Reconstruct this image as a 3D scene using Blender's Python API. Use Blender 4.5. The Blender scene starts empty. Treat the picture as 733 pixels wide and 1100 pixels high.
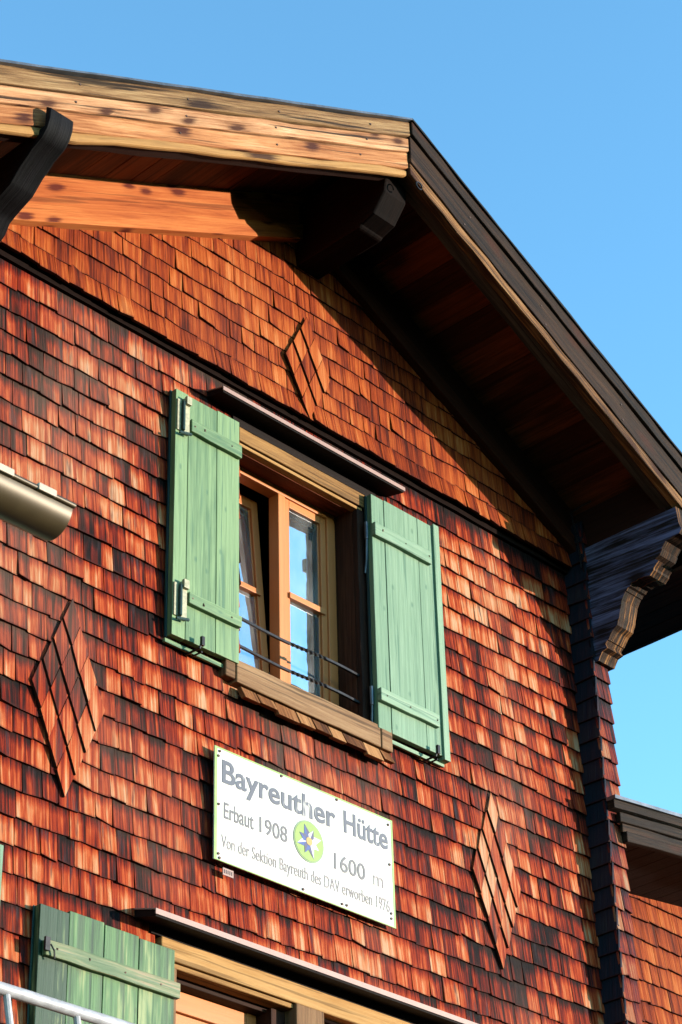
import bpy, math, random
from mathutils import Vector as V
R = math.radians
random.seed(7)
sc = bpy.context.scene
col = sc.collection

# ------------------------------------------------------------------ camera
CAM = V((-7.0, -6.7623, 1.65))
yaw, pitch, roll = 0.820485167, 0.562908797, -0.0262663243
fw = V((math.sin(yaw)*math.cos(pitch), math.cos(yaw)*math.cos(pitch), math.sin(pitch)))
r0 = V((math.cos(yaw), -math.sin(yaw), 0)); u0 = r0.cross(fw)
rr = r0*math.cos(roll) + u0*math.sin(roll); uu = -r0*math.sin(roll) + u0*math.cos(roll)
from mathutils import Matrix
cd = bpy.data.cameras.new('camera'); cam = bpy.data.objects.new('camera', cd); col.objects.link(cam)
m = Matrix((rr, uu, -fw)).transposed().to_4x4(); m.translation = CAM
cam.matrix_world = m
cd.sensor_fit = 'VERTICAL'; cd.sensor_height = 36; cd.lens = 2497.28/1100*36
cd.clip_start = 0.1; cd.clip_end = 5000
cd.dof.use_dof = True; cd.dof.focus_distance = 10.9; cd.dof.aperture_fstop = 10
sc.camera = cam

# ------------------------------------------------------------------ light
SUN_EL, K = R(1.7), 0.84           # K: sideways travel per metre of depth
sd = V((K, -1, 0)).normalized()    # towards the sun, level
tos = V((sd.x*math.cos(SUN_EL), sd.y*math.cos(SUN_EL), math.sin(SUN_EL)))
ld = bpy.data.lights.new('sun', 'SUN'); ld.energy = 3.2; ld.angle = R(0.5); ld.color = (1.0, 0.86, 0.72)
lo = bpy.data.objects.new('sun', ld); col.objects.link(lo)
lo.rotation_euler = (-tos).to_track_quat('-Z', 'Y').to_euler()
w = bpy.data.worlds.new('World'); sc.world = w; w.use_nodes = True
nt = w.node_tree; bg = nt.nodes['Background']
sky = nt.nodes.new('ShaderNodeTexSky'); sky.sky_type = 'NISHITA'; sky.sun_disc = False
sky.sun_elevation = R(8.0); sky.sun_rotation = math.atan2(tos.x, tos.y)
sky.altitude = 1600; sky.air_density = 1.0; sky.dust_density = 0.0; sky.ozone_density = 2.5
tn = nt.nodes.new('ShaderNodeMix'); tn.data_type = 'RGBA'; tn.blend_type = 'MULTIPLY'; tn.inputs[0].default_value = 1
tn.inputs[7].default_value = (1.10, 1.29, 1.05, 1)      # thin mountain air: a touch more cyan
gm = nt.nodes.new('ShaderNodeGamma'); gm.inputs[1].default_value = 1.2
nt.links.new(sky.outputs[0], gm.inputs[0]); nt.links.new(gm.outputs[0], tn.inputs[6]); nt.links.new(tn.outputs[2], bg.inputs[0]); bg.inputs[1].default_value = 0.15
sc.view_settings.view_transform = 'Standard'; sc.view_settings.look = 'None'
sc.cycles.caustics_reflective = False; sc.cycles.caustics_refractive = False
sc.view_settings.gamma = 1; sc.view_settings.exposure = 2.0

# ------------------------------------------------------------------ materials
class NT:
    def __init__(s, name):
        s.m = bpy.data.materials.new(name); s.m.use_nodes = True
        s.t = s.m.node_tree; s.b = s.t.nodes['Principled BSDF']
    def n(s, typ, **kw):
        o = s.t.nodes.new(typ)
        for k, v in kw.items(): setattr(o, k, v)
        return o
    def set(s, inp, v):
        if hasattr(v, 'is_output') or isinstance(v, bpy.types.NodeSocket): s.t.links.new(v, inp)
        else: inp.default_value = v
    def math(s, op, a, b=0.0, c=None, clamp=False):
        o = s.n('ShaderNodeMath', operation=op, use_clamp=clamp); s.set(o.inputs[0], a); s.set(o.inputs[1], b)
        if c is not None: s.set(o.inputs[2], c)
        return o.outputs[0]
    def ramp(s, f, stops, interp='LINEAR'):
        o = s.n('ShaderNodeValToRGB'); o.color_ramp.interpolation = interp
        e = o.color_ramp.elements
        while len(e) < len(stops): e.new(0.5)
        for i, (p, c) in enumerate(stops):
            e[i].position = p; e[i].color = (*c, 1) if len(c) == 3 else c
        s.set(o.inputs[0], f); return o.outputs[0]
    def mix(s, f, a, b, mode='MIX'):
        o = s.n('ShaderNodeMix', data_type='RGBA', blend_type=mode)
        s.set(o.inputs[0], f)
        for i, v in ((6, a), (7, b)):
            if isinstance(v, tuple): o.inputs[i].default_value = (*v, 1)
            else: s.set(o.inputs[i], v)
        return o.outputs[2]
    def noise(s, vec, scale, detail=4, rough=.55, w=None, dist=0):
        o = s.n('ShaderNodeTexNoise'); o.inputs['Scale'].default_value = scale
        o.inputs['Detail'].default_value = detail; o.inputs['Roughness'].default_value = rough
        o.inputs['Distortion'].default_value = dist
        if w is not None: o.noise_dimensions = '4D'; s.set(o.inputs['W'], w)
        s.t.links.new(vec, o.inputs['Vector']); return o.outputs[0]
    def vscale(s, vec, sx, sy, sz=1):
        o = s.n('ShaderNodeMapping'); o.inputs['Scale'].default_value = (sx, sy, sz)
        s.t.links.new(vec, o.inputs['Vector']); return o.outputs[0]
    def rnd(s):
        a = s.n('ShaderNodeVertexColor', layer_name='rnd'); p = s.n('ShaderNodeSeparateColor')
        s.t.links.new(a.outputs[0], p.inputs[0]); return p.outputs[0], p.outputs[1], p.outputs[2]
    def uv(s): return s.n('ShaderNodeUVMap', uv_map='uv').outputs[0]
    def bump(s, h, strength, dist=.01):
        o = s.n('ShaderNodeBump'); o.inputs['Strength'].default_value = strength; o.inputs['Distance'].default_value = dist
        s.set(o.inputs['Height'], h); s.t.links.new(o.outputs[0], s.b.inputs['Normal'])

def wood(name, stops, rough=.75, broad=.5, fine=.55, rv=.25, knots=0, cracks=.35, knotcol=(.05, .015, .006), bump=.5, spec=.12, tint=None):
    k = NT(name); uv = k.uv(); a, b, c = k.rnd()
    w4 = k.math('MULTIPLY', b, 37.0)
    wob = k.noise(k.vscale(uv, 1.3, 5), 1, 2, w=w4)
    g1 = k.noise(k.vscale(uv, 3.0, 85), 1, 6, .65, w=w4, dist=.3)
    g2 = k.noise(k.vscale(uv, 1.1, 11), 1, 5, .65, w=w4, dist=.8)
    f = k.math('ADD', k.math('MULTIPLY', k.math('SUBTRACT', g1, .5), fine*2), k.math('MULTIPLY', k.math('SUBTRACT', g2, .5), broad*2))
    f = k.math('ADD', f, k.math('MULTIPLY', k.math('SUBTRACT', a, .5), rv*2))
    f = k.math('ADD', f, .5, clamp=True)
    stops = [(p_, tuple(.55*x for x in c_)) for p_, c_ in stops]
    cc = k.ramp(f, stops)
    ck = k.noise(k.vscale(uv, .8, 38), 1, 4, .55, w=k.math('ADD', w4, 9.0), dist=.3)
    ckf = k.ramp(ck, [(.385, (1, 1, 1)), (.425, (0, 0, 0))])
    cc = k.mix(k.math('MULTIPLY', ckf, cracks), cc, tuple(x*.25 for x in stops[0][1]))
    if knots:
        vo = k.n('ShaderNodeTexVoronoi', voronoi_dimensions='2D', distance='EUCLIDEAN'); vo.inputs['Scale'].default_value = 1; vo.inputs['Randomness'].default_value = 1
        add = k.n('ShaderNodeVectorMath', operation='ADD'); k.t.links.new(k.vscale(uv, knots, knots*2.1), add.inputs[0])
        cmb = k.n('ShaderNodeCombineXYZ'); k.set(cmb.inputs[0], k.math('ADD', k.math('MULTIPLY', wob, .5), k.math('MULTIPLY', a, 19.0))); k.set(cmb.inputs[1], k.math('MULTIPLY', g1, .12))
        k.t.links.new(cmb.outputs[0], add.inputs[1]); k.t.links.new(add.outputs[0], vo.inputs['Vector'])
        kf = k.ramp(k.math('ADD', vo.outputs['Distance'], k.math('MULTIPLY', k.math('SUBTRACT', g1, .5), .34)), [(.08, (1, 1, 1)), (.20, (0, 0, 0))])
        cs = k.n('ShaderNodeSeparateColor'); k.t.links.new(vo.outputs['Color'], cs.inputs[0])
        kf = k.math('MULTIPLY', kf, k.math('GREATER_THAN', cs.outputs[0], .30))
        # the grain darkens and flows round each knot
        halo = k.math('MULTIPLY', k.ramp(vo.outputs['Distance'], [(.1, (1, 1, 1)), (.42, (0, 0, 0))]), k.math('MULTIPLY', k.math('GREATER_THAN', cs.outputs[0], .30), k.math('MULTIPLY', g1, .8)))
        cc = k.mix(halo, cc, tuple(.9*x for x in stops[1][1]))
        cc = k.mix(k.math('MULTIPLY', kf, .95), cc, tuple(.5*x for x in knotcol))
    if tint is not None:
        tf = k.ramp(g2, [(.42, (0, 0, 0)), (.6, (1, 1, 1))]); cc = k.mix(k.math('MULTIPLY', tf, .6), cc, tint)
    k.t.links.new(cc, k.b.inputs['Base Color']); k.b.inputs['Roughness'].default_value = rough
    k.b.inputs['Specular IOR Level'].default_value = spec
    k.bump(k.math('ADD', g1, k.math('MULTIPLY', ck, .6)), bump, .006)
    return k.m

def shingle_mat(name, warm=0.0, butt=True, grey=0.0, pale=0.0):
    k = NT(name); uv = k.uv(); a, b, c = k.rnd()
    w4 = k.math('MULTIPLY', b, 53.0)
    pos = k.n('ShaderNodeNewGeometry').outputs['Position']
    g1 = k.noise(k.vscale(uv, 2.5, 75), 1, 5, .62, w=w4)
    g2 = k.noise(k.vscale(uv, 1.2, 26), 1, 3, .5, w=k.math('ADD', w4, 3.0))
    reg = k.noise(k.vscale(pos, 1.1, 1.1, 1.6), 1, 3, .5)
    f = k.math('ADD', k.math('MULTIPLY', k.math('SUBTRACT', g1, .5), 1.55), k.math('MULTIPLY', k.math('SUBTRACT', g2, .5), 1.5))
    f = k.math('ADD', f, k.math('MULTIPLY', k.math('SUBTRACT', a, .5), .52 - .20*warm))
    f = k.math('ADD', f, k.math('MULTIPLY', k.math('SUBTRACT', reg, .5), 1.1))
    sp0 = k.n('ShaderNodeSeparateXYZ'); k.t.links.new(uv, sp0.inputs[0])
    # each shake is paler low down and darkens in streaks towards the butt above
    run = k.math('MULTIPLY', k.math('SUBTRACT', k.math('ADD', sp0.outputs[0], k.math('MULTIPLY', k.math('SUBTRACT', g2, .5), .17)), .075), 7.0, clamp=True)
    f = k.math('SUBTRACT', f, k.math('MULTIPLY', run, .9 - .45*warm))
    f = k.math('ADD', f, (.49 + .03*warm) if not pale else .50 + pale, clamp=True)
    if warm > .5:
        st = [(0, (.045, .006, .003)), (.25, (.17, .020, .005)), (.5, (.34, .055, .010)), (.72, (.47, .11, .022)), (1, (.58, .21, .07))]
    else:
        st = [(0, (.006, .003, .003)), (.17, (.035, .006, .004)), (.32, (.14, .010, .004)), (.50, (.31, .033, .007)), (.64, (.44, .085, .022)), (.82, (.50, .19, .080)), (1, (.56, .31, .18))]
    cc = k.ramp(f, [(p_, tuple((.55 if warm < .5 else .50)*x for x in c_)) for p_, c_ in st])
    # soot-grey streaks and the dark weathered lower edge of each shake
    sep = k.n('ShaderNodeSeparateXYZ'); k.t.links.new(uv, sep.inputs[0])
    gr = k.noise(k.vscale(uv, 4, 38), 1, 3, .6, w=k.math('ADD', w4, 21.0))
    soot = k.math('MULTIPLY', k.ramp(gr, [(.55, (0, 0, 0)), (.66, (1, 1, 1))]), .8 if warm < .5 else .2)
    zone = k.noise(k.vscale(pos, .8, .8, 1.3), 1, 3, .55)
    soot = k.math('MULTIPLY', soot, k.ramp(k.math('ADD', k.math('MULTIPLY', c, .30), k.math('MULTIPLY', zone, .70)), [(.40, (0, 0, 0)), (.56, (1, 1, 1))]))
    cc = k.mix(soot, cc, (.022, .014, .017))
    gz = k.noise(k.vscale(pos, .9, .9, .55), 1, 2, .5)      # some areas are silvered by the weather
    cc = k.mix(k.math('MULTIPLY', k.ramp(gz, [(.50, (0, 0, 0)), (.68, (1, 1, 1))]), .28 if warm < .5 else .06), cc, k.mix(g1, (.07, .04, .03), (.26, .165, .12)))
    if grey: cc = k.mix(grey, cc, (.005, .010, .018))  # bluish dark of sky-lit shade mixed into the colour
    edge = k.ramp(k.math('ADD', sep.outputs[0], k.math('MULTIPLY', k.math('SUBTRACT', g2, .5), .03)), [(.0, (1, 1, 1)), (.010, (0, 0, 0))])
    cc = k.mix(k.math('MULTIPLY', edge, .55), cc, (.03, .008, .006))
    # butt ends of shakes (u < -.5) are weathered nearly black
    bt = k.math('LESS_THAN', sep.outputs[0], -.5)
    cc = k.mix(bt, cc, (.022, .009, .006))
    k.t.links.new(cc, k.b.inputs['Base Color'])
    k.b.inputs['Roughness'].default_value = .7; k.b.inputs['Specular IOR Level'].default_value = .07
    k.bump(k.math('ADD', g1, k.math('MULTIPLY', g2, .8)), .8, .008)
    return k.m

def plain(name, c, rough=.5, metal=0, nz=.12, scale=30, bump=.1, spec=.4):
    k = NT(name); pos = k.n('ShaderNodeTexCoord').outputs['Object']
    f = k.noise(pos, scale, 5, .6)
    lo_ = tuple(x*(1-nz*2.2) for x in c); hi = tuple(min(1, x*(1+nz*1.6)) for x in c)
    k.t.links.new(k.ramp(f, [(.3, tuple(.58*x for x in lo_)), (.7, tuple(.58*x for x in hi))]), k.b.inputs['Base Color'])
    k.b.inputs['Roughness'].default_value = rough; k.b.inputs['Metallic'].default_value = metal
    k.b.inputs['Specular IOR Level'].default_value = spec
    k.bump(f, bump, .004); return k.m

def paint_wood(name, lo_, hi, wear=.25, worn=(.30, .27, .17), wearpos=.62, dark=(.02, .07, .04)):
    k = NT(name); uv = k.uv(); a, b, c = k.rnd(); w4 = k.math('MULTIPLY', b, 41.0)
    g1 = k.noise(k.vscale(uv, 2.2, 55), 1, 5, .6, w=w4, dist=.5)
    g2 = k.noise(k.vscale(uv, 1.6, 10), 1, 4, .6, w=w4, dist=.6)
    f = k.math('ADD', k.math('MULTIPLY', g1, .55), k.math('MULTIPLY', g2, .45)); f = k.math('ADD', f, k.math('MULTIPLY', k.math('SUBTRACT', a, .5), .28))
    lo_, hi, worn = [tuple(.68*x for x in c_) for c_ in (lo_, hi, worn)]
    cc = k.ramp(f, [(.40, lo_), (.58, hi)])
    wf = k.ramp(k.math('ADD', k.math('MULTIPLY', g2, .6), k.math('MULTIPLY', g1, .4)), [(wearpos, (0, 0, 0)), (wearpos+.07, (1, 1, 1))])
    cc = k.mix(k.math('MULTIPLY', wf, wear), cc, worn)
    ck = k.noise(k.vscale(uv, 1.4, 36), 1, 3, .5, w=k.math('ADD', w4, 5.0), dist=.5)
    cf = k.ramp(ck, [(.35, (1, 1, 1)), (.42, (0, 0, 0))]); cc = k.mix(k.math('MULTIPLY', cf, .7), cc, dark)
    vo = k.n('ShaderNodeTexVoronoi', voronoi_dimensions='2D'); vo.inputs['Scale'].default_value = 1
    ad = k.n('ShaderNodeVectorMath', operation='ADD'); k.t.links.new(k.vscale(uv, 2.6, 5.2), ad.inputs[0])
    cm = k.n('ShaderNodeCombineXYZ'); k.set(cm.inputs[0], k.math('MULTIPLY', a, 13.0)); k.set(cm.inputs[1], k.math('MULTIPLY', g1, .2)); k.t.links.new(cm.outputs[0], ad.inputs[1])
    k.t.links.new(ad.outputs[0], vo.inputs['Vector'])
    kf = k.ramp(vo.outputs['Distance'], [(.02, (1, 1, 1)), (.055, (0, 0, 0))]); cc = k.mix(k.math('MULTIPLY', kf, .6), cc, dark)
    k.t.links.new(cc, k.b.inputs['Base Color']); k.b.inputs['Roughness'].default_value = .6; k.b.inputs['Specular IOR Level'].default_value = .3
    k.bump(k.math('ADD', g1, ck), .7, .005); return k.m

M = {}
M['shingle'] = shingle_mat('weathered_red_shingle')
M['shingle_up'] = shingle_mat('orange_shingle', warm=1)
M['shingle_shade'] = shingle_mat('shade_blue_corner_shingle', grey=.95)
M['shingle_part_shade'] = shingle_mat('part_shade_corner_shingle', grey=.35)
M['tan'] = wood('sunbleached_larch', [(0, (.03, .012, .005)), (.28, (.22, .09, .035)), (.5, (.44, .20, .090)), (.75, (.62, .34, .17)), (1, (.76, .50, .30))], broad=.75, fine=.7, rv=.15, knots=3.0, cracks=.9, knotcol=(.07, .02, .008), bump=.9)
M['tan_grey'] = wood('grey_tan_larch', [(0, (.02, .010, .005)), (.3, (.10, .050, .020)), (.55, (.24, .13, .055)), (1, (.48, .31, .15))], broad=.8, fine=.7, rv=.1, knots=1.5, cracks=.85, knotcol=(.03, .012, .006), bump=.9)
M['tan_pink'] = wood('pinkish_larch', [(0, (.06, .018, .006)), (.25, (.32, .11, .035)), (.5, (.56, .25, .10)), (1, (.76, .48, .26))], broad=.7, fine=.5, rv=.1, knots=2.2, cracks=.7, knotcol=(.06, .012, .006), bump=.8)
M['orange_board'] = wood('orange_larch', [(0, (.20, .035, .008)), (.35, (.46, .12, .030)), (.65, (.60, .20, .055)), (1, (.72, .32, .11))], broad=.55, fine=.5, rv=.15, knots=3.0, cracks=.5, knotcol=(.11, .012, .006), bump=.4)
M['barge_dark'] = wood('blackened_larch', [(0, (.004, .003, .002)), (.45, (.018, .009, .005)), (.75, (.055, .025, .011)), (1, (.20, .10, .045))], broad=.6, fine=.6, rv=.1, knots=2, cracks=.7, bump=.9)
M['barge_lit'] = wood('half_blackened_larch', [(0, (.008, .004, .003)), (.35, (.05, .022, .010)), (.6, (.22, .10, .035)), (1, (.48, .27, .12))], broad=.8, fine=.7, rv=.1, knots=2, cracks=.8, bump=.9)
M['grey_wood'] = wood('grey_weathered_timber', [(0, (.012, .010, .009)), (.5, (.05, .042, .036)), (1, (.13, .11, .09))], broad=.5, fine=.6, bump=.8, cracks=.6)
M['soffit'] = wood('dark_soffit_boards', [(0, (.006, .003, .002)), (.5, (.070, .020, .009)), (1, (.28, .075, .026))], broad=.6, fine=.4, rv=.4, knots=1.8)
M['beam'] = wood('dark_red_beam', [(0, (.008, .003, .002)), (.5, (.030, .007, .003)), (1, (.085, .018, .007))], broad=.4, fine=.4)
M['beam_end_shade'] = wood('shade_black_beam_end', [(0, (.002, .001, .001)), (.6, (.009, .004, .003)), (1, (.05, .016, .009))], broad=.9, fine=.7, spec=.05)  # near-black: the shade on the beam's front is put into the colour
M['black_beam'] = wood('tarred_beam', [(0, (.003, .003, .004)), (.55, (.007, .006, .008)), (1, (.045, .042, .055))], broad=.9, fine=.7, rough=.7, spec=.08, bump=.8)
M['corbel'] = wood('skylit_blue_corbel', [(0, (.004, .003, .003)), (.45, (.022, .016, .018)), (.65, (.07, .07, .13)), (1, (.17, .19, .36))], broad=1.2, fine=.8, knots=2.0, knotcol=(.012, .006, .005), bump=.9)  # the blue is sky light on the left face, put into the colour
M['corbel_edge'] = wood('rough_sawn_corbel_edge', [(0, (.003, .002, .002)), (.62, (.010, .006, .004)), (.86, (.05, .02, .008)), (1, (.30, .13, .04))], broad=1.1, fine=.8, bump=1)
M['header'] = wood('straw_beam', [(0, (.16, .075, .025)), (.5, (.42, .22, .075)), (1, (.60, .36, .15))], broad=.45, fine=.5, cracks=.5, bump=.6, knots=1.2)
M['frame'] = wood('varnished_pine', [(0, (.46, .13, .04)), (.5, (.66, .23, .075)), (1, (.76, .32, .12))], broad=.2, fine=.25, rv=.1, rough=.5, spec=.2, cracks=.08, bump=.12)
M['reveal'] = wood('dark_reveal', [(0, (.010, .005, .004)), (.5, (.045, .016, .009)), (1, (.12, .05, .026))], broad=.5, fine=.6, cracks=.5)
M['lining'] = wood('red_lining', [(0, (.05, .010, .005)), (.5, (.13, .028, .011)), (1, (.20, .055, .02))], broad=.4, fine=.4)
M['sill'] = wood('brown_sill', [(0, (.08, .04, .02)), (.5, (.24, .13, .065)), (1, (.42, .26, .14))], broad=.5, fine=.5, cracks=.6, bump=.7)
M['drip'] = wood('tan_drip_shingle', [(0, (.04, .014, .007)), (.5, (.24, .09, .03)), (1, (.48, .24, .10))], broad=.8, fine=.6, rv=.5, cracks=.6, bump=.8)
M['overhang_shade'] = wood('overhang_shade_black', [(0, (.003, .002, .002)), (.5, (.007, .003, .003)), (1, (.016, .006, .005))], broad=.4, fine=.4)  # near-black, the shade beneath overhangs put into the colour
M['lip'] = plain('pinkish_flashing', (.36, .21, .17), .5, 0, .05, 12)
M['green'] = paint_wood('green_paint', (.060, .132, .058), (.150, .245, .112), wear=.75, worn=(.34, .38, .19))
M['mint'] = paint_wood('mint_paint', (.115, .210, .128), (.180, .285, .185), wear=.7, worn=(.075, .20, .12), wearpos=.59)
M['green_old'] = paint_wood('flaking_green_paint', (.008, .036, .014), (.070, .160, .055), wear=.8, worn=(.26, .29, .13), wearpos=.54, dark=(.02, .04, .02))
M['batten_old'] = paint_wood('worn_batten', (.07, .12, .05), (.20, .21, .10), wear=.9, worn=(.30, .20, .12), wearpos=.50)
M['teal_shade'] = paint_wood('shade_teal_edge', (.003, .028, .032), (.008, .055, .060), wear=.1)  # shutter paint as it looks in shade, darkness put into the colour
M['cream_metal'] = plain('cream_hinge', (.40, .38, .24), .5, 0, .15, 60)
M['iron'] = plain('black_iron', (.022, .020, .022), .45, .6, .3, 40)
M['zinc'] = plain('olive_gutter_metal', (.080, .056, .026), .42, .3, .10, 9, .05)
M['zinc_in'] = plain('grey_gutter_inside', (.10, .12, .15), .5, .3)
M['white_clip'] = plain('white_clip', (.52, .42, .32), .5, 0, .06)
M['rail'] = plain('white_rail_paint', (.42, .42, .45), .45, 0, .12, 25, .1)
M['flash'] = plain('grey_roof_metal', (.16, .17, .19), .4, .7, .2, 10)
M['tin_dark'] = plain('black_roof_edge', (.010, .010, .011), .7, 0, .3, 14, spec=.15)
M['core'] = plain('dark_wall_core', (.010, .005, .004), .95, spec=.05)
M['room'] = plain('room_interior', (.03, .025, .022), .9, spec=.05)
M['curtain'] = plain('white_curtain', (.6, .6, .62), .9)
M['green_trim'] = plain('sign_green_edge', (.30, .46, .12), .4, 0, .12, 14, .05)
M['screw'] = plain('rusty_screw', (.09, .05, .035), .6, .5, .3, 80)
M['backing'] = plain('sign_batten', (.03, .02, .018), .8)

def glass():
    k = NT('window_glass'); out = k.t.nodes['Material Output']
    g = k.n('ShaderNodeBsdfGlossy'); g.inputs['Roughness'].default_value = .015; g.inputs['Color'].default_value = (.93, .96, 1, 1)
    tr = k.n('ShaderNodeBsdfTransparent'); tr.inputs[0].default_value = (.75, .8, .8, 1)
    fr = k.n('ShaderNodeLayerWeight'); fr.inputs[0].default_value = .5
    mx = k.n('ShaderNodeMixShader'); k.set(mx.inputs[0], k.math('ADD', k.math('MULTIPLY', fr.outputs['Fresnel'], .6), .45, clamp=True))
    k.t.links.new(tr.outputs[0], mx.inputs[1]); k.t.links.new(g.outputs[0], mx.inputs[2])
    pos = k.n('ShaderNodeTexCoord').outputs['Object']; df = k.n('ShaderNodeBsdfDiffuse'); df.inputs[0].default_value = (.7, .72, .74, 1)
    mx2 = k.n('ShaderNodeMixShader'); k.t.links.new(k.ramp(k.noise(k.vscale(pos, 9, 9, 4), 1, 5, .6), [(.35, (.03, .03, .03)), (.7, (.11, .11, .11))]), mx2.inputs[0])
    k.t.links.new(mx.outputs[0], mx2.inputs[1]); k.t.links.new(df.outputs[0], mx2.inputs[2]); k.t.links.new(mx2.outputs[0], out.inputs[0])
    b = k.n('ShaderNodeBump'); b.inputs['Strength'].default_value = .16; b.inputs['Distance'].default_value = .01
    k.set(b.inputs['Height'], k.noise(pos, 5, 2)); k.t.links.new(b.outputs[0], g.inputs['Normal'])
    return k.m
M['glass'] = glass()

def sign_face():
    k = NT('enamel_white'); pos = k.n('ShaderNodeTexCoord').outputs['Object']
    f = k.noise(pos, 5, 5, .6); f2 = k.noise(k.vscale(pos, 6, 1, 25), 1, 3, .5)
    cc = k.ramp(f, [(.3, (.37, .355, .32)), (.65, (.42, .41, .385))])
    cc = k.mix(k.ramp(f2, [(.55, (0, 0, 0)), (.72, (.45, .45, .45))]), cc, (.33, .26, .23))
    k.t.links.new(cc, k.b.inputs['Base Color']); k.b.inputs['Roughness'].default_value = .35; k.bump(f, .08, .01); return k.m
M['enamel'] = sign_face()
def letter(name, c, fade):
    k = NT(name); pos = k.n('ShaderNodeTexCoord').outputs['Object']
    f = k.math('ADD', k.math('MULTIPLY', k.noise(k.vscale(pos, 60, 1, 5), 1, 3, .5), .6), k.math('MULTIPLY', k.noise(k.vscale(pos, 5, 1, 7), 1, 2), .4))
    cc = k.mix(k.ramp(f, [(fade, (0, 0, 0)), (fade+.12, (1, 1, 1))]), c, (.40, .39, .365))
    k.t.links.new(cc, k.b.inputs['Base Color']); k.b.inputs['Roughness'].default_value = .5; return k.m
M['ink1'] = letter('faded_blue_grey_lettering', (0.0245, 0.0294, 0.0455), .58)
M['ink2'] = letter('faded_grey_lettering', (0.049, 0.0455, 0.049), .62)
M['ink3'] = letter('worn_brown_grey_lettering', (0.119, 0.1015, 0.1015), .57)

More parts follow.
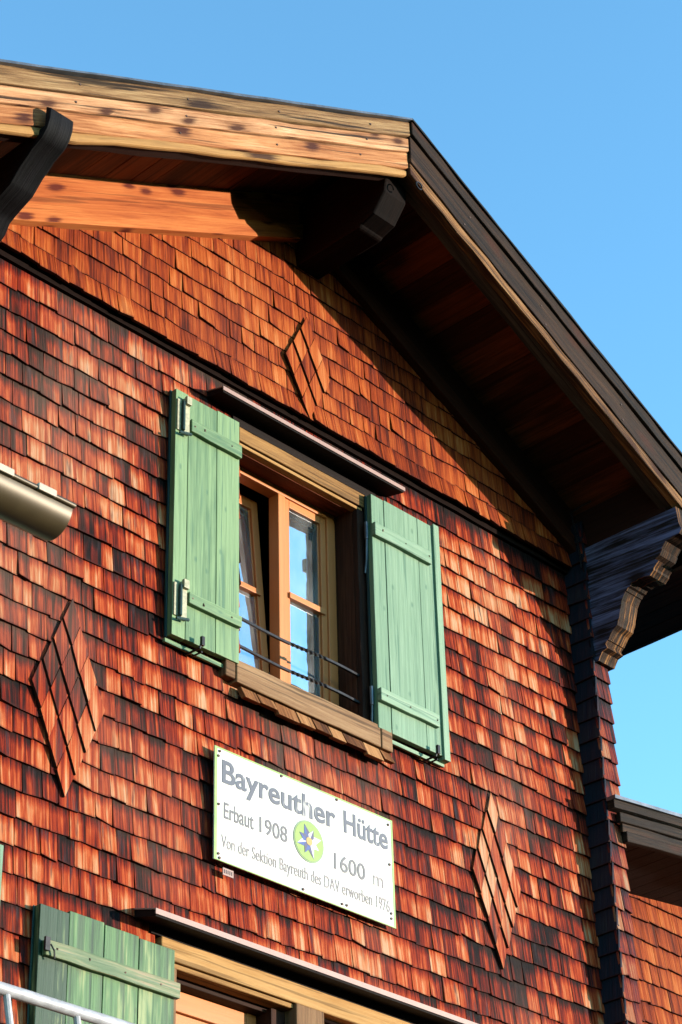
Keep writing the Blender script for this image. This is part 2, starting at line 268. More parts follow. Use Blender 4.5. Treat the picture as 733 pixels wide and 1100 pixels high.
# ------------------------------------------------------------------ helpers
def props(o, label=None, cat=None, group=None, kind=None):
    for k_, v_ in (('label', label), ('category', cat), ('group', group), ('kind', kind)):
        if v_: o[k_] = v_
    return o
def empty(name, loc=(0, 0, 0), label=None, cat=None, group=None):
    o = bpy.data.objects.new(name, None); col.objects.link(o); o.location = loc
    return props(o, label, cat, group)
class MB:
    def __init__(s): s.v = []; s.f = []; s.uv = []; s.r = []; s.mi = []
    def poly(s, pts, uvs, rnd, mi=0):
        i = len(s.v); s.v += [tuple(p) for p in pts]; s.f.append(list(range(i, i+len(pts)))); s.uv += uvs; s.r += [rnd]*len(pts); s.mi.append(mi)
    def hexa(s, P, uax, rnd=None, mi=0, uvoff=None):
        """P: 8 corners (index bits x=1,y=2,z=4 in a local L,W,T frame); grain runs along L"""
        if rnd is None: rnd = (random.random(), random.random(), random.random())
        i = len(s.v); s.v += [tuple(p) for p in P]
        L = (P[1]-P[0]).length; W = (P[2]-P[0]).length; T = (P[4]-P[0]).length
        q = [(0, 2, 3, 1), (4, 5, 7, 6), (0, 1, 5, 4), (2, 6, 7, 3), (0, 4, 6, 2), (1, 3, 7, 5)]
        o = uvoff or (rnd[0]*5, rnd[1]*5)
        for n_, f in enumerate(q):
            s.f.append([i+j for j in f])
            for j in f:
                x, y, z = (j & 1)*L, (j >> 1 & 1)*W, (j >> 2 & 1)*T
                s.uv.append([(x+o[0], y+o[1]), (x+o[0], y+o[1]), (x+o[0], z+o[1]+W), (x+o[0], z+o[1]+W), (y*.3+o[0], z+o[1]), (y*.3+o[0], z+o[1])][n_])
                s.r.append(rnd)
            s.mi.append(mi)
    def board(s, o, L, W, T, rnd=None, mi=0, seg=1, jit=0):
        o, L, W, T = V(o), V(L), V(W), V(T)
        if seg == 1:
            s.hexa([o+L*(j & 1)+W*(j >> 1 & 1)+T*(j >> 2 & 1) for j in range(8)], 0, rnd, mi); return
        if rnd is None: rnd = (random.random(), random.random(), random.random())
        off = (rnd[0]*5, rnd[1]*5); wl, tl, ll = W.length, T.length, L.length
        rings = []; base = len(s.v)
        for k in range(seg+1):
            j1, j2, j3 = [random.gauss(0, jit) for _ in range(3)]
            c = o+L*(k/seg)
            for (a, b) in ((0, 0), (1, 0), (1, 1), (0, 1)):
                p = c+W*a+T*b+W.normalized()*(j1 if a else j2)+T.normalized()*(j3*.5)
                s.v.append(tuple(p))
        for k in range(seg):
            u0_, u1_ = off[0]+ll*k/seg, off[0]+ll*(k+1)/seg
            for a in range(4):
                b = (a+1) % 4
                s.f.append([base+k*4+a, base+k*4+b, base+k*4+4+b, base+k*4+4+a])
                v0 = [0, wl, wl+tl, 2*wl+tl][a]+off[1]; v1 = v0+(wl if a % 2 == 0 else tl)
                s.uv += [(u0_, v0), (u0_, v1), (u1_, v1), (u1_, v0)]; s.r += [rnd]*4; s.mi.append(mi)
        for q_ in ([base+3, base+2, base+1, base], [base+seg*4+a for a in range(4)]):
            s.f.append(q_); s.uv += [(off[0], off[1]), (off[0], off[1]+wl), (off[0]+tl*.3, off[1]+wl), (off[0]+tl*.3, off[1])]; s.r += [rnd]*4; s.mi.append(mi)
    def box(s, x0, x1, y0, y1, z0, z1, ax='x', **k):
        if ax == 'x': s.board((x0, y0, z0), (x1-x0, 0, 0), (0, 0, z1-z0), (0, y1-y0, 0), **k)
        elif ax == 'z': s.board((x0, y0, z0), (0, 0, z1-z0), (x1-x0, 0, 0), (0, y1-y0, 0), **k)
        else: s.board((x0, y0, z0), (0, y1-y0, 0), (x1-x0, 0, 0), (0, 0, z1-z0), **k)
    def prism(s, prof, d, uvdir=None, rnd=None, mi=0, mside=None):
        """closed profile of points extruded by vector d"""
        if rnd is None: rnd = (random.random(), random.random(), random.random())
        d = V(d); P = [V(p) for p in prof]; n = len(P); i = len(s.v)
        s.v += [tuple(p) for p in P]+[tuple(p+d) for p in P]
        ud = V(uvdir).normalized() if uvdir else (P[1]-P[0]).normalized()
        nn = ud.cross(d.normalized()); vd = nn if nn.length > .01 else V((0, 0, 1))
        o = (rnd[0]*5, rnd[1]*5)
        s.f.append([i+j for j in range(n)][::-1]); s.uv += [(P[j].dot(ud)+o[0], P[j].dot(vd)+o[1]) for j in range(n)][::-1]; s.r += [rnd]*n; s.mi.append(mi)
        s.f.append([i+n+j for j in range(n)]); s.uv += [(P[j].dot(ud)+o[0], P[j].dot(vd)+o[1]) for j in range(n)]; s.r += [rnd]*n; s.mi.append(mi)
        acc = 0
        for j in range(n):
            k = (j+1) % n; l = (P[k]-P[j]).length
            s.f.append([i+j, i+k, i+n+k, i+n+j])
            s.uv += [(acc+o[0], o[1]), (acc+l+o[0], o[1]), (acc+l+o[0], d.length+o[1]), (acc+o[0], d.length+o[1])]; acc += l
            s.r += [rnd]*4; s.mi.append(mi if mside is None else mside)
    def tube(s, pts, rad, n=10, mi=0, cap=True):
        pts = [V(p) for p in pts]; i = len(s.v); rnd = (.5, .5, .5)
        for k, p in enumerate(pts):
            d = (pts[min(k+1, len(pts)-1)]-pts[max(k-1, 0)]).normalized()
            a = d.orthogonal().normalized() if k == 0 else (a-d*a.dot(d)).normalized()
            b = d.cross(a); r = rad[k] if isinstance(rad, (list, tuple)) else rad
            for j in range(n):
                t = 2*math.pi*j/n; s.v.append(tuple(p+(a*math.cos(t)+b*math.sin(t))*r))
        for k in range(len(pts)-1):
            for j in range(n):
                j2 = (j+1) % n; s.f.append([i+k*n+j, i+k*n+j2, i+k*n+n+j2, i+k*n+n+j]); s.uv += [(k*.1, j/n), (k*.1, (j+1)/n), (k*.1+.1, (j+1)/n), (k*.1+.1, j/n)]; s.r += [rnd]*4; s.mi.append(mi)
        if cap:
            for base, rev in ((i, True), (i+(len(pts)-1)*n, False)):
                f = [base+j for j in range(n)]; f = f[::-1] if rev else f
                s.f.append(f); s.uv += [(0, 0)]*n; s.r += [rnd]*n; s.mi.append(mi)
    def build(s, name, mats, parent=None, bevel=0, smooth=False):
        me = bpy.data.meshes.new(name); me.from_pydata(s.v, [], s.f); 
        me.uv_layers.new(name='uv'); me.color_attributes.new('rnd', 'FLOAT_COLOR', 'CORNER')
        uvl = me.uv_layers['uv']; ca = me.color_attributes['rnd']
        flat = [c_ for uv_ in s.uv for c_ in uv_]; uvl.data.foreach_set('uv', flat)
        ca.data.foreach_set('color', [c_ for r_ in s.r for c_ in (*r_, 1)])
        for m_ in (mats if isinstance(mats, list) else [mats]): me.materials.append(m_)
        me.polygons.foreach_set('material_index', s.mi)
        import bmesh
        bm = bmesh.new(); bm.from_mesh(me); bmesh.ops.recalc_face_normals(bm, faces=bm.faces); bm.to_mesh(me); bm.free()
        if smooth:
            me.polygons.foreach_set('use_smooth', [True]*len(me.polygons))
            me.set_sharp_from_angle(angle=R(35))
        o = bpy.data.objects.new(name, me); col.objects.link(o)
        if parent: o.parent = parent
        if bevel:
            b = o.modifiers.new('bevel', 'BEVEL'); b.width = bevel; b.segments = 2; b.limit_method = 'ANGLE'; b.angle_limit = R(40)
        return o
def rz(z0, slope, x): return z0-slope*abs(x)

# ------------------------------------------------------------------ ground
g = MB(); g.poly([(-900, -900, 0), (900, -900, 0), (900, 900, 0), (-900, 900, 0)], [(0, 0), (1, 0), (1, 1), (0, 1)], (.5, .5, .5))
props(g.build('ground', plain('alpine_grass', (.05, .075, .02), .9, 0, .35, 1.5, .3)), kind='structure')

# ------------------------------------------------------------------ house
house = empty('mountain_hut', (0, 0, 0), 'mountain hut clad in weathered red-brown wooden shingles under a deep overhanging gable roof', 'hut')
XR, XL, YB = 2.085, -4.3, 5.5
SL = .508
RT = 9.845                                           # roof top at the ridge, front edge; falls .5 per metre
UO = (-.475, .385, 6.70, 8.05)                       # upper window opening
LO1 = (-.80, -.13, 3.9, 5.20); LO2 = (.02, 1.1, 3.9, 5.20)
wm = MB()
T0, T1 = .02, .22
wm.box(XL, UO[0], T0, T1, UO[2], UO[3]); wm.box(UO[1], XR, T0, T1, UO[2], UO[3])
wm.box(XL, XR, T0, T1, 5.20, UO[2]); wm.box(XL, XR, T0, T1, 0, 3.9)
wm.box(XL, LO1[0], T0, T1, 3.9, 5.2); wm.box(LO1[1], LO2[0], T0, T1, 3.9, 5.2); wm.box(LO2[1], XR, T0, T1, 3.9, 5.2)
zr = lambda x: 9.77-.508*abs(x)
wm.prism([(XL, T0, 8.05), (XR, T0, 8.05), (XR, T0, zr(XR)), (0, T0, zr(0)), (XL, T0, zr(XL)), ], (0, T1-T0, 0))
wm.box(XR, XR+.12, T0, YB, 0, 8.70, ax='z'); wm.box(XL-.2, XL, T0, YB, 0, 7.6, ax='z'); wm.box(XL, XR, YB-.2, YB, 0, 8.6)
wm.build('wall', M['core'], house)
rm = MB(); rm.box(-1.2, 1.3, 1.6, 1.65, 5.6, 8.3); rm.box(-1.2, 1.3, 1.6, 1.65, 3.0, 5.5); rm.box(-1.2, 1.3, T1, 1.6, 8.3, 8.35); rm.box(-1.2, 1.3, T1, 1.6, 5.5, 5.6)
rm.build('room_wall', M['room'], house)

def shingle(mb, bl, ux, nrm, wdt, hgt, proud, thick, tiltx=0, mi=0, rnd=None):
    """bl: bottom-left on the wall plane. ux: rightwards, nrm: outward"""
    up = V((0, 0, 1)); rnd = rnd or (random.random(), random.random(), random.random())
    dzl, dzr = random.gauss(0, .0030), random.gauss(0, .0030); g_ = random.uniform(.0008, .0036)
    if random.random() < .06: dzl += random.uniform(.006, .014)
    a = bl+ux*g_; b = bl+ux*(wdt-g_*.4); sk = random.gauss(0, .0012)
    top = up*hgt
    fb1 = a+nrm*(proud+tiltx)+up*dzl; fb2 = b+nrm*(proud-tiltx)+up*dzr
    # small notch/rounding at the two lower corners
    ch = random.uniform(.001, .006)
    P = [fb1+up*ch, fb1+ux*ch*.8, fb2-ux*ch*.8, fb2+up*ch, b+top+nrm*.004+ux*sk, a+top+nrm*.004+ux*sk]
    U = [(ch, 0), (0, ch), (0, wdt-ch), (ch, wdt), (hgt, wdt), (hgt, 0)]
    off = rnd[1]*3
    mb.poly(P, [(u, v+off) for u, v in U], rnd, mi)
    B = [p-nrm*thick for p in P[:4]]
    for q in range(3): mb.poly([P[q], B[q], B[q+1], P[q+1]], [(-1, 0)]*4, rnd, mi)
    mb.poly([P[5], a+top-nrm*.006, B[0], P[0]], [(hgt, off), (hgt, off+.006), (0, off+.006), (0, off)], rnd, mi)
    mb.poly([P[3], B[3], b+top-nrm*.006, P[4]], [(0, off+wdt), (0, off+wdt+.006), (hgt, off+wdt+.006), (hgt, off+wdt)], rnd, mi)

def field(mb, x0, x1, zb, n, ex, blocks=(), y=0.0, clip=None, wr=(.062, .128), first_flare=0, th=.011):
    ux, nr = V((1, 0, 0)), V((0, -1, 0))
    for c in range(n):
        z = zb+c*ex; x = x0-random.uniform(0, .09); dz = 0
        segs = [(x0, x1)]
        for (a, b, z0, z1) in blocks:
            if z+ex*.5 > z0 and z+ex*.25 < z1:
                ns = []
                for s0, s1 in segs:
                    if b <= s0 or a >= s1: ns.append((s0, s1)); continue
                    if s0 < a: ns.append((s0, a))
                    if s1 > b: ns.append((b, s1))
                segs = ns
        wv = lambda xx: .004*math.sin(xx*2.1+c*1.7)+.003*math.sin(xx*5.3+c)
        while x < x1:
            wd = random.choice([random.uniform(*wr), random.uniform(.085, .115)]); xa, xb = x, x+wd
            for s0, s1 in segs:
                a, b = max(xa, s0), min(xb, s1)
                if b-a < .018: continue
                if clip and z > clip((a+b)/2): continue
                fl = first_flare if c == 0 else 0
                shingle(mb, V((a, y, z+wv(a))), ux, nr, b-a, ex+.028, .005+th+abs(random.gauss(0, .0035))+fl, th+random.random()*.004+fl*.6, random.gauss(0, .0020))
            x = xb
EX = .1213
ztop = 8.275
zb = ztop-.01-EX*56
s1 = MB()
blocks = [(-.47, .47, 6.58, 8.13), (-.95, 1.15, 3.86, 5.34)]
field(s1, XL, XR-.004, zb, 56, EX, blocks)
s1.build('lower_shingles', M['shingle'], house)
s2 = MB()
field(s2, XL, XR-.004, 8.315, 13, .1165, [], y=-.035, clip=lambda x: 9.72-.5*abs(x), first_flare=.018, wr=(.07, .125), th=.006)
s2.build('gable_shingles', M['shingle_up'], house)
# thin batten the gable shingles kick out over, coloured black as the shadow gap
bt = MB(); bt.box(XL, XR, -.026, .02, 8.288, 8.316, seg=40, jit=.0012); bt.build('kick_batten', M['core'], house)

# diamond ornaments
def diamond(cx, cz, a, b, n, y, mat, shear=0.0):
    mb = MB(); P = lambda i, j: (cx+(i-j)/n*a+shear*((n-i-j)/n), cz+b-(i+j)/n*b)
    bk = [P(0, 0), P(n, 0), P(n, n), P(0, n)]
    mb.prism([(cx+(p[0]-cx)*.93, y+.003, cz+(p[1]-cz)*.93) for p in bk], (0, .02, 0), mi=1)
    for i in range(n):
        for j in range(n):
            q = [P(i, j), P(i+1, j), P(i+1, j+1), P(i, j+1)]   # top, right, bottom, left
            c = (sum(t[0] for t in q)/4, sum(t[1] for t in q)/4); s = .955
            q = [(c[0]+(x-c[0])*s+random.gauss(0, .0012), c[1]+(z-c[1])*s+random.gauss(0, .002)) for x, z in q]
            rn = (random.uniform(.10, 1.25), random.random(), random.random()); q = [(x_, z_) for x_, z_ in q]
            ys = [y+.001, y-.001, y-.010-random.random()*.003, y-.008]
            fr = [V((q[k][0], ys[k], q[k][1])) for k in range(4)]
            bkk = [V((q[k][0], y+.004, q[k][1])) for k in range(4)]
            of = rn[1]*3; uvf = lambda p: ((p.z-q[2][1])*.42+.012, p.x-q[3][0]+of)
            mb.poly(fr, [uvf(p) for p in fr], rn)
            for k in range(4):
                l = (k+1) % 4
                uv_ = [(-1, 0)]*4 if k in (1, 2) else [(.1, of), (.1, of+.01), (.0, of+.01), (.0, of)]
                mb.poly([fr[k], bkk[k], bkk[l], fr[l]], uv_, rn)
    return mb.build('diamond_ornament', [mat, M['core']], house)
M['diamond'] = shingle_mat('weathered_diamond_shake', pale=.02)
diamond(-1.475, 6.225, .203, .475, 4, -.022, M['diamond'])
diamond(1.285, 6.215, .185, .475, 4, -.022, M['diamond'])
diamond(-.03, 8.63, .165, .33, 3, -.060, M['shingle_up'])

# corner pilaster: blue shade painted into its left cheek shakes, a little into its front
pc = MB(); pc.box(XR+.004, XR+.115, -.13, .02, 0, 8.5, ax='z'); pc.build('corner_post', M['core'], house)
pl = MB(); pf = MB()
for c in range(-30, 29):
    z = 5.045+c*EX
    if z+EX > 8.6: break
    j = random.uniform(-.006, .006)
    shingle(pl, V((XR+.004, 0.0, z)), V((0, -1, 0)), V((-1, 0, 0)), .149, EX+.025, .018+random.random()*.003, .014)
    x = XR-.012
    cut = random.uniform(.055, .09)
    for wd in (cut, .142-cut):
        shingle(pf, V((x, -.13, z+random.gauss(0, .002))), V((1, 0, 0)), V((0, -1, 0)), wd, EX+.025, .020+random.random()*.003, .013); x += wd
    shingle(pf, V((XR+.115, -.13, z)), V((0, 1, 0)), V((1, 0, 0)), .15, EX+.025, .018, .013)
props(pl.build('corner_shingles', M['shingle_shade'], house), 'shingles on the cheek of the corner with blue-grey shade in their colour')
props(pf.build('corner_shingles', M['shingle_part_shade'], house), 'brown shingles on the front of the corner with some shade in their colour')

# ---- roof
roof = MB()
FY, BY = -.74, 6.3
XE = 2.80; XW = -5.2
for s_, xe in ((1, XE), (-1, -XW)):
    roof.prism([(0, FY, RT-.003), (s_*xe, FY, RT-.003-SL*xe), (s_*xe, FY, RT-.050-SL*xe), (0, FY, RT-.050)], (0, BY-FY, 0))
rf = roof.build('roof', M['tin_dark'], house)
sof = MB()
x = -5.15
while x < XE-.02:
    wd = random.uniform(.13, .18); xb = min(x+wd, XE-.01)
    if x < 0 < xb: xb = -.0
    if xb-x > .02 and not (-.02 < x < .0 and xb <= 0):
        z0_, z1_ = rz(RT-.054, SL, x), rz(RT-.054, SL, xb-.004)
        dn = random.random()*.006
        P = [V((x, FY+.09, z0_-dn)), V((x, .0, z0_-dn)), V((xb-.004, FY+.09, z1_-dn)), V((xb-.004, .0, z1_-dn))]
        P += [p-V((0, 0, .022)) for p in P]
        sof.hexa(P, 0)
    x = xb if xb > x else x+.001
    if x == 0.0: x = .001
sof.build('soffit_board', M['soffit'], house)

def sloped(mb, side, x_end, ztop, h, y0, y1, mat_i=0, seg=24, jit=.003, xs=0.0, rnd=None):
    """board along the rake; vertical height h, top line ztop-.5|x|"""
    L = V((side*(x_end-xs), 0, -SL*(x_end-xs))); o = V((side*xs, y0, ztop-SL*xs-h))
    mb.board(o, L, V((0, 0, h)), V((0, y1-y0, 0)), mi=mat_i, seg=seg, jit=jit, rnd=rnd)
# left rake: sun-bleached boards
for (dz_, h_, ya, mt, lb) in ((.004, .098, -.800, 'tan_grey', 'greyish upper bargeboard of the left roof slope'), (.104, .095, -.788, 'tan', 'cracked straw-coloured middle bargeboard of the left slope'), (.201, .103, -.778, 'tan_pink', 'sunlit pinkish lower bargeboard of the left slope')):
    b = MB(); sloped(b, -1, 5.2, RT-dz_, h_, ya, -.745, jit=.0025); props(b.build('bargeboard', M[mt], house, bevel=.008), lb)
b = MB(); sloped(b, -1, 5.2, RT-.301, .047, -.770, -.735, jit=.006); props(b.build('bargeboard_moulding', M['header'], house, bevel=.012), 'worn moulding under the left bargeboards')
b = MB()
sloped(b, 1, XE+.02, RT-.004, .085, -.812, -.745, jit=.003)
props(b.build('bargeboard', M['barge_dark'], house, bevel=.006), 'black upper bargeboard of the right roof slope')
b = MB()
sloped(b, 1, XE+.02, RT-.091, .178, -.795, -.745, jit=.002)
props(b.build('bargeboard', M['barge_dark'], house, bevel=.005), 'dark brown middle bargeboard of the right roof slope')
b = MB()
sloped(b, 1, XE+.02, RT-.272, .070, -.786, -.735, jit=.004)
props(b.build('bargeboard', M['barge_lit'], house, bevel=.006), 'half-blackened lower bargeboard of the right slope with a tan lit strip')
for s_, xe, mt in ((-1, 5.2, 'beam'), (1, XE, 'grey_wood')):
    b = MB(); sloped(b, s_, xe, RT-.160, .165, -.733, -.655, jit=.0015)
    b.build('verge_rafter', M[mt], house, bevel=.006)
for s_, xe in ((-1, 5.2), (1, XE+.03)):
    b = MB()
    L = V((s_*xe, 0, -SL*xe)); b.board(V((0, -.822, RT-.002)), L, V((0, 0, .012)), V((0, 6.9, 0)), seg=30, jit=.0015)
    b.build('roof_edging', M['flash'] if s_ < 0 else M['tin_dark'], house)
for x_ in [-.35-.62*i for i in range(4)]+[.42+.6*i for i in range(4)]:
    for dz_, yn in ((.055, -.802), (.15, -.797 if x_ > 0 else -.790), (.25, -.780 if x_ < 0 else -.797)):
        xx = x_+random.gauss(0, .03); q = MB(); zz = RT-SL*abs(xx)-dz_
        q.tube([(xx, yn-.002, zz), (xx, yn+.006, zz)], .0055, 7); q.build('nail', M['screw'], house)
# a little hook ring under the peak
hk = MB(); hk.tube([(.05+.022*math.cos(t), -.80, 9.44+.022*math.sin(t)) for t in [i*math.pi/8 for i in range(15)]], .004, 6); hk.build('hook', M['iron'], house, smooth=True)

# rake boards lying on the gable wall
for s_, xe in ((-1, 4.9), (1, 2.12)):
    b = MB()
    sloped(b, s_, xe, 9.775, .208, -.075, -.03, jit=.0015); sloped(b, s_, xe, 9.565, .105, -.098, -.03, jit=.0015)
    props(b.build('rake_board', M['orange_board'] if s_ < 0 else M['beam'], house, bevel=.005), 'sunlit orange knotty board under the left eave' if s_ < 0 else 'dark red-brown board under the right eave')

def rough(pts, amp, step=.012):
    out = []; t = 0
    for (a, b_) in zip(pts, pts[1:]):
        L_ = math.hypot(b_[0]-a[0], b_[1]-a[1]); n_ = max(1, int(L_/step)) if L_ < .4 else 1
        for k in range(n_):
            f = k/n_; j = 0 if (k == 0 and not out) else 1
            out.append((a[0]+(b_[0]-a[0])*f+random.gauss(0, amp)*j, a[1]+(b_[1]-a[1])*f+random.gauss(0, amp)*j))
    return out+[pts[-1]]
# ridge beam end
b = MB()
prof = [(-.09, .0, 9.26), (-.09, -.50, 9.26), (-.09, -.515, 9.275), (-.09, -.60, 9.30), (-.09, -.615, 9.32), (-.09, -.68, 9.40), (-.09, -.69, 9.46), (-.09, -.69, 9.66), (-.09, .0, 9.66)]
b.prism(prof, (.17, 0, 0), uvdir=(0, 1, 0), mside=1); b.build('ridge_beam', [M['beam'], M['beam_end_shade']], house, bevel=.012)  # profile faces take the painted shade
# carved plate ends
def plate(xa, xb, mat, name, mat2):
    b = MB()
    pr = [(0, 8.60), (-.665, 8.60), (-.668, 8.52), (-.640, 8.44), (-.58, 8.40), (-.555, 8.375), (-.50, 8.30), (-.43, 8.275), (-.40, 8.25), (-.35, 8.17), (-.30, 8.13), (-.27, 8.11), (-.24, 8.03), (-.20, 7.98), (-.10, 7.93), (0, 7.91)]
    b.prism([(xa, y_, z_) for y_, z_ in pr], (xb-xa, 0, 0), uvdir=(0, 1, 0)); o = b.build(name, M[mat], house, bevel=.008)
    return o
b = MB()
pr = [(0, 8.32), (-.802, 8.32), (-.806, 8.425), (-.838, 8.398), (-.835, 8.345), (-.818, 8.300), (-.790, 8.270), (-.775, 8.262), (-.720, 8.240), (-.690, 8.215), (-.650, 8.190), (-.600, 8.142), (-.585, 8.128), (-.520, 8.105), (-.470, 8.085), (-.440, 8.070), (-.41, 8.02), (-.36, 7.99), (-.30, 7.97), (0, 7.93)]
b.prism([(-2.385, y_, z_) for y_, z_ in pr], (.128, 0, 0), uvdir=(0, 1, 0))
props(b.build('eave_purlin', M['black_beam'], house, bevel=.004, smooth=True), 'carved black purlin end poking out at the upper left')
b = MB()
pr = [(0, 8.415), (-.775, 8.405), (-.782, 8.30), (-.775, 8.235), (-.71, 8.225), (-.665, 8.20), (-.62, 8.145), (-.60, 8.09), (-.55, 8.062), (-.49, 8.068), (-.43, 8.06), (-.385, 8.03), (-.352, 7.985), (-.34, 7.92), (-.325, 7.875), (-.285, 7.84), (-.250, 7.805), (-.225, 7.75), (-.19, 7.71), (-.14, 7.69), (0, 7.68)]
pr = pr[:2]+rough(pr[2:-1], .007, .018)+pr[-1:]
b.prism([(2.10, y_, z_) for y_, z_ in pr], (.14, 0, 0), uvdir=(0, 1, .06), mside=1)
props(b.build('carved_corbel', [M['corbel'], M['corbel_edge']], house), 'scalloped corbel under the right eave with blue sky light in its colour')
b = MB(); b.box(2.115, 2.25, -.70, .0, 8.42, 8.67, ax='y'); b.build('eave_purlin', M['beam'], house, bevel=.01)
# right eave: fascia and boxed underside
b = MB(); b.box(XE-.03, XE+.005, -.74, 6.3, 8.115, 8.40, ax='y', seg=30, jit=.002); b.build('eave_fascia', M['barge_dark'], house, bevel=.005)
b = MB()
for i in range(4):
    xx = 2.25+i*.135; b.box(xx, xx+.128, -.735, 6.2, 8.118, 8.138, ax='y')
b.build('eave_soffit', M['soffit'], house)
b = MB(); b.tube([(2.07, -.09, 8.66), (2.065, -.12, 8.50), (2.06, -.135, 8.34), (2.055, -.14, 8.27)], .0045, 8); b.tube([(2.07, -.09, 8.66), (2.075, -.16, 8.675), (2.08, -.23, 8.68)], .0045, 8)
b.build('cable', M['iron'], house, smooth=True)

# ------------------------------------------------------------------ upper window
win = MB()
x0, x1, z0, z1, yf = -.43, .356, 6.74, 8.035, .14
fr = [(x0, x0+.06, z0, z1, 'z'), (x1-.06, x1, z0, z1, 'z'), (x0+.06, x1-.06, z1-.085, z1, 'x'), (x0+.06, x1-.06, z0, z0+.10, 'x'), (-.052, -.003, z0+.10, z1-.085, 'z')]
for a, bb, c, d, ax in fr: win.box(a, bb, yf, yf+.07, c, d, ax=ax)
wobj = win.build('window', M['frame'], house, bevel=.004)
def sash(xa, xb, za, zb_, y, tilt=0.0):
    s = MB(); t = .046
    s.box(xa, xa+t, 0, .045, 0, zb_-za, ax='z'); s.box(xb-t, xb, 0, .045, 0, zb_-za, ax='z')
    s.box(xa+t, xb-t, 0, .045, zb_-za-.062, zb_-za, ax='x'); s.box(xa+t, xb-t, 0, .045, 0, .062, ax='x')
    mz = (zb_-za)*.50; s.box(xa+t-.012, xb-t+.018, -.012, .04, mz-.016, mz+.016, ax='x')
    # glazing beads
    s.box(xa+t, xa+t+.010, .012, .045, .062, zb_-za-.062, ax='z'); s.box(xb-t-.010, xb-t, .012, .045, .062, zb_-za-.062, ax='z')
    o = s.build('sash', M['frame'], wobj, bevel=.003); o.location = (0, y, za); o.rotation_euler.x = -tilt
    for (ga, gb) in ((.055, mz-.012), (mz+.012, zb_-za-.055)):
        g_ = MB(); g_.box(xa+t-.004, xb-t+.004, .014, .020, ga, gb)
        p = g_.build('pane', M['glass'], house); p.location = o.location; p.rotation_euler = o.rotation_euler
        p.parent = wobj
sash(-.010, .305, z0+.075, z1-.065, yf+.012)
sash(-.385, -.058, z0+.085, z1-.075, yf+.055, tilt=R(4.6))
cu = MB()
for i in range(24):
    cu.box(-.42+i*.033, -.42+i*.033+.033, .46+.012*(i % 2), .465+.012*(i % 2), 6.75, 7.15, ax='z')
cu.build('curtain', M['curtain'], wobj)
# reveal and jambs
UO = (-.455, .360, 6.70, 8.05)
b = MB(); b.box(UO[1], UO[1]+.02, .022, yf+.16, 6.76, 7.984, ax='z')
b.build('reveal_board', M['reveal'], wobj)
b = MB(); b.box(UO[0]-.012, UO[1]+.02, .051, yf+.10, 7.985, 8.01, ax='x'); b.box(UO[0]-.012, UO[1]+.02, .09, .139, 8.012, 8.06, ax='x'); b.build('head_lining', M['lining'], wobj)
b = MB(); b.box(UO[1]+.001, UO[1]+.098, -.012, .02, 6.76, 7.975, ax='z', seg=12, jit=.002); b.build('jamb_post', M['reveal'], wobj, bevel=.004)
b = MB(); b.box(-.48, .462, -.022, .05, 7.990, 8.070, seg=10, jit=.001); b.box(-.48, .40, -.012, .03, 7.968, 7.986); b.build('window_header', M['header'], wobj, bevel=.004)
b = MB(); b.box(-.52, .50, -.020, .02, 8.072, 8.16); b.prism([(-.69, .02, 8.182), (-.69, -.128, 8.142), (-.69, -.128, 8.118), (-.69, .02, 8.150)], (1.285, 0, 0)); b.build('window_canopy', M['overhang_shade'], wobj)  # the black board paints in the shadow band above the header
b = MB(); b.prism([(-.695, .015, 8.190), (-.695, -.134, 8.148), (-.695, -.134, 8.126), (-.695, -.129, 8.126), (-.695, -.129, 8.143), (-.695, .015, 8.184)], (1.295, 0, 0)); b.build('canopy_flashing', M['lip'], wobj)
# sill
b = MB(); b.box(-.535, .425, -.065, yf+.02, 6.625, 6.742, seg=10, jit=.0012); b.box(.428, .505, -.068, .02, 6.622, 6.745)
b.box(-.60, -.538, -.060, .02, 6.64, 6.735)
b.build('window_sill', M['sill'], wobj, bevel=.006)
b = MB(); xx = -.50
while xx < .49:
    wd = random.uniform(.10, .15); P = []
    for (yy, zz) in ((-.055, 6.620), (-.080, 6.545+random.gauss(0, .004))):
        pass
    zt, zl = 6.618, 6.548+random.gauss(0, .006); e = min(xx+wd-.006, .50)
    P = [V((xx, -.085, zl)), V((xx, -.052, zt)), V((e, -.085, zl)), V((e, -.052, zt))]; P += [p+V((0, .028, 0)) for p in P]
    b.hexa(P, 0); xx += wd
b.build('drip_shingle', M['drip'], wobj, bevel=.003)
# twisted guard bars
for zz in (6.868, 7.018):
    b = MB(); N = 90; xa, xb = -.45, .362
    ring = len(b.v)
    for k in range(N+1):
        x = xa+(xb-xa)*k/N; cen = 1 if -.12 < x < .13 else 0
        tw = (x+.12)/.25*math.pi*4 if -.12 < x < .13 else (0 if x <= -.12 else math.pi*4)
        r_ = .0095 if cen else .0085
        for j in range(4):
            t = tw+math.pi/4+j*math.pi/2; b.v.append((x, .012+r_*math.cos(t), zz+.006*math.sin(x*9)+r_*math.sin(t)))
    for k in range(N):
        for j in range(4):
            j2 = (j+1) % 4; b.f.append([k*4+j, k*4+j2, k*4+4+j2, k*4+4+j]); b.uv += [(0, 0)]*4; b.r += [(.5, .5, .5)]*4; b.mi.append(0)
    b.build('guard_bar', M['iron'], wobj)

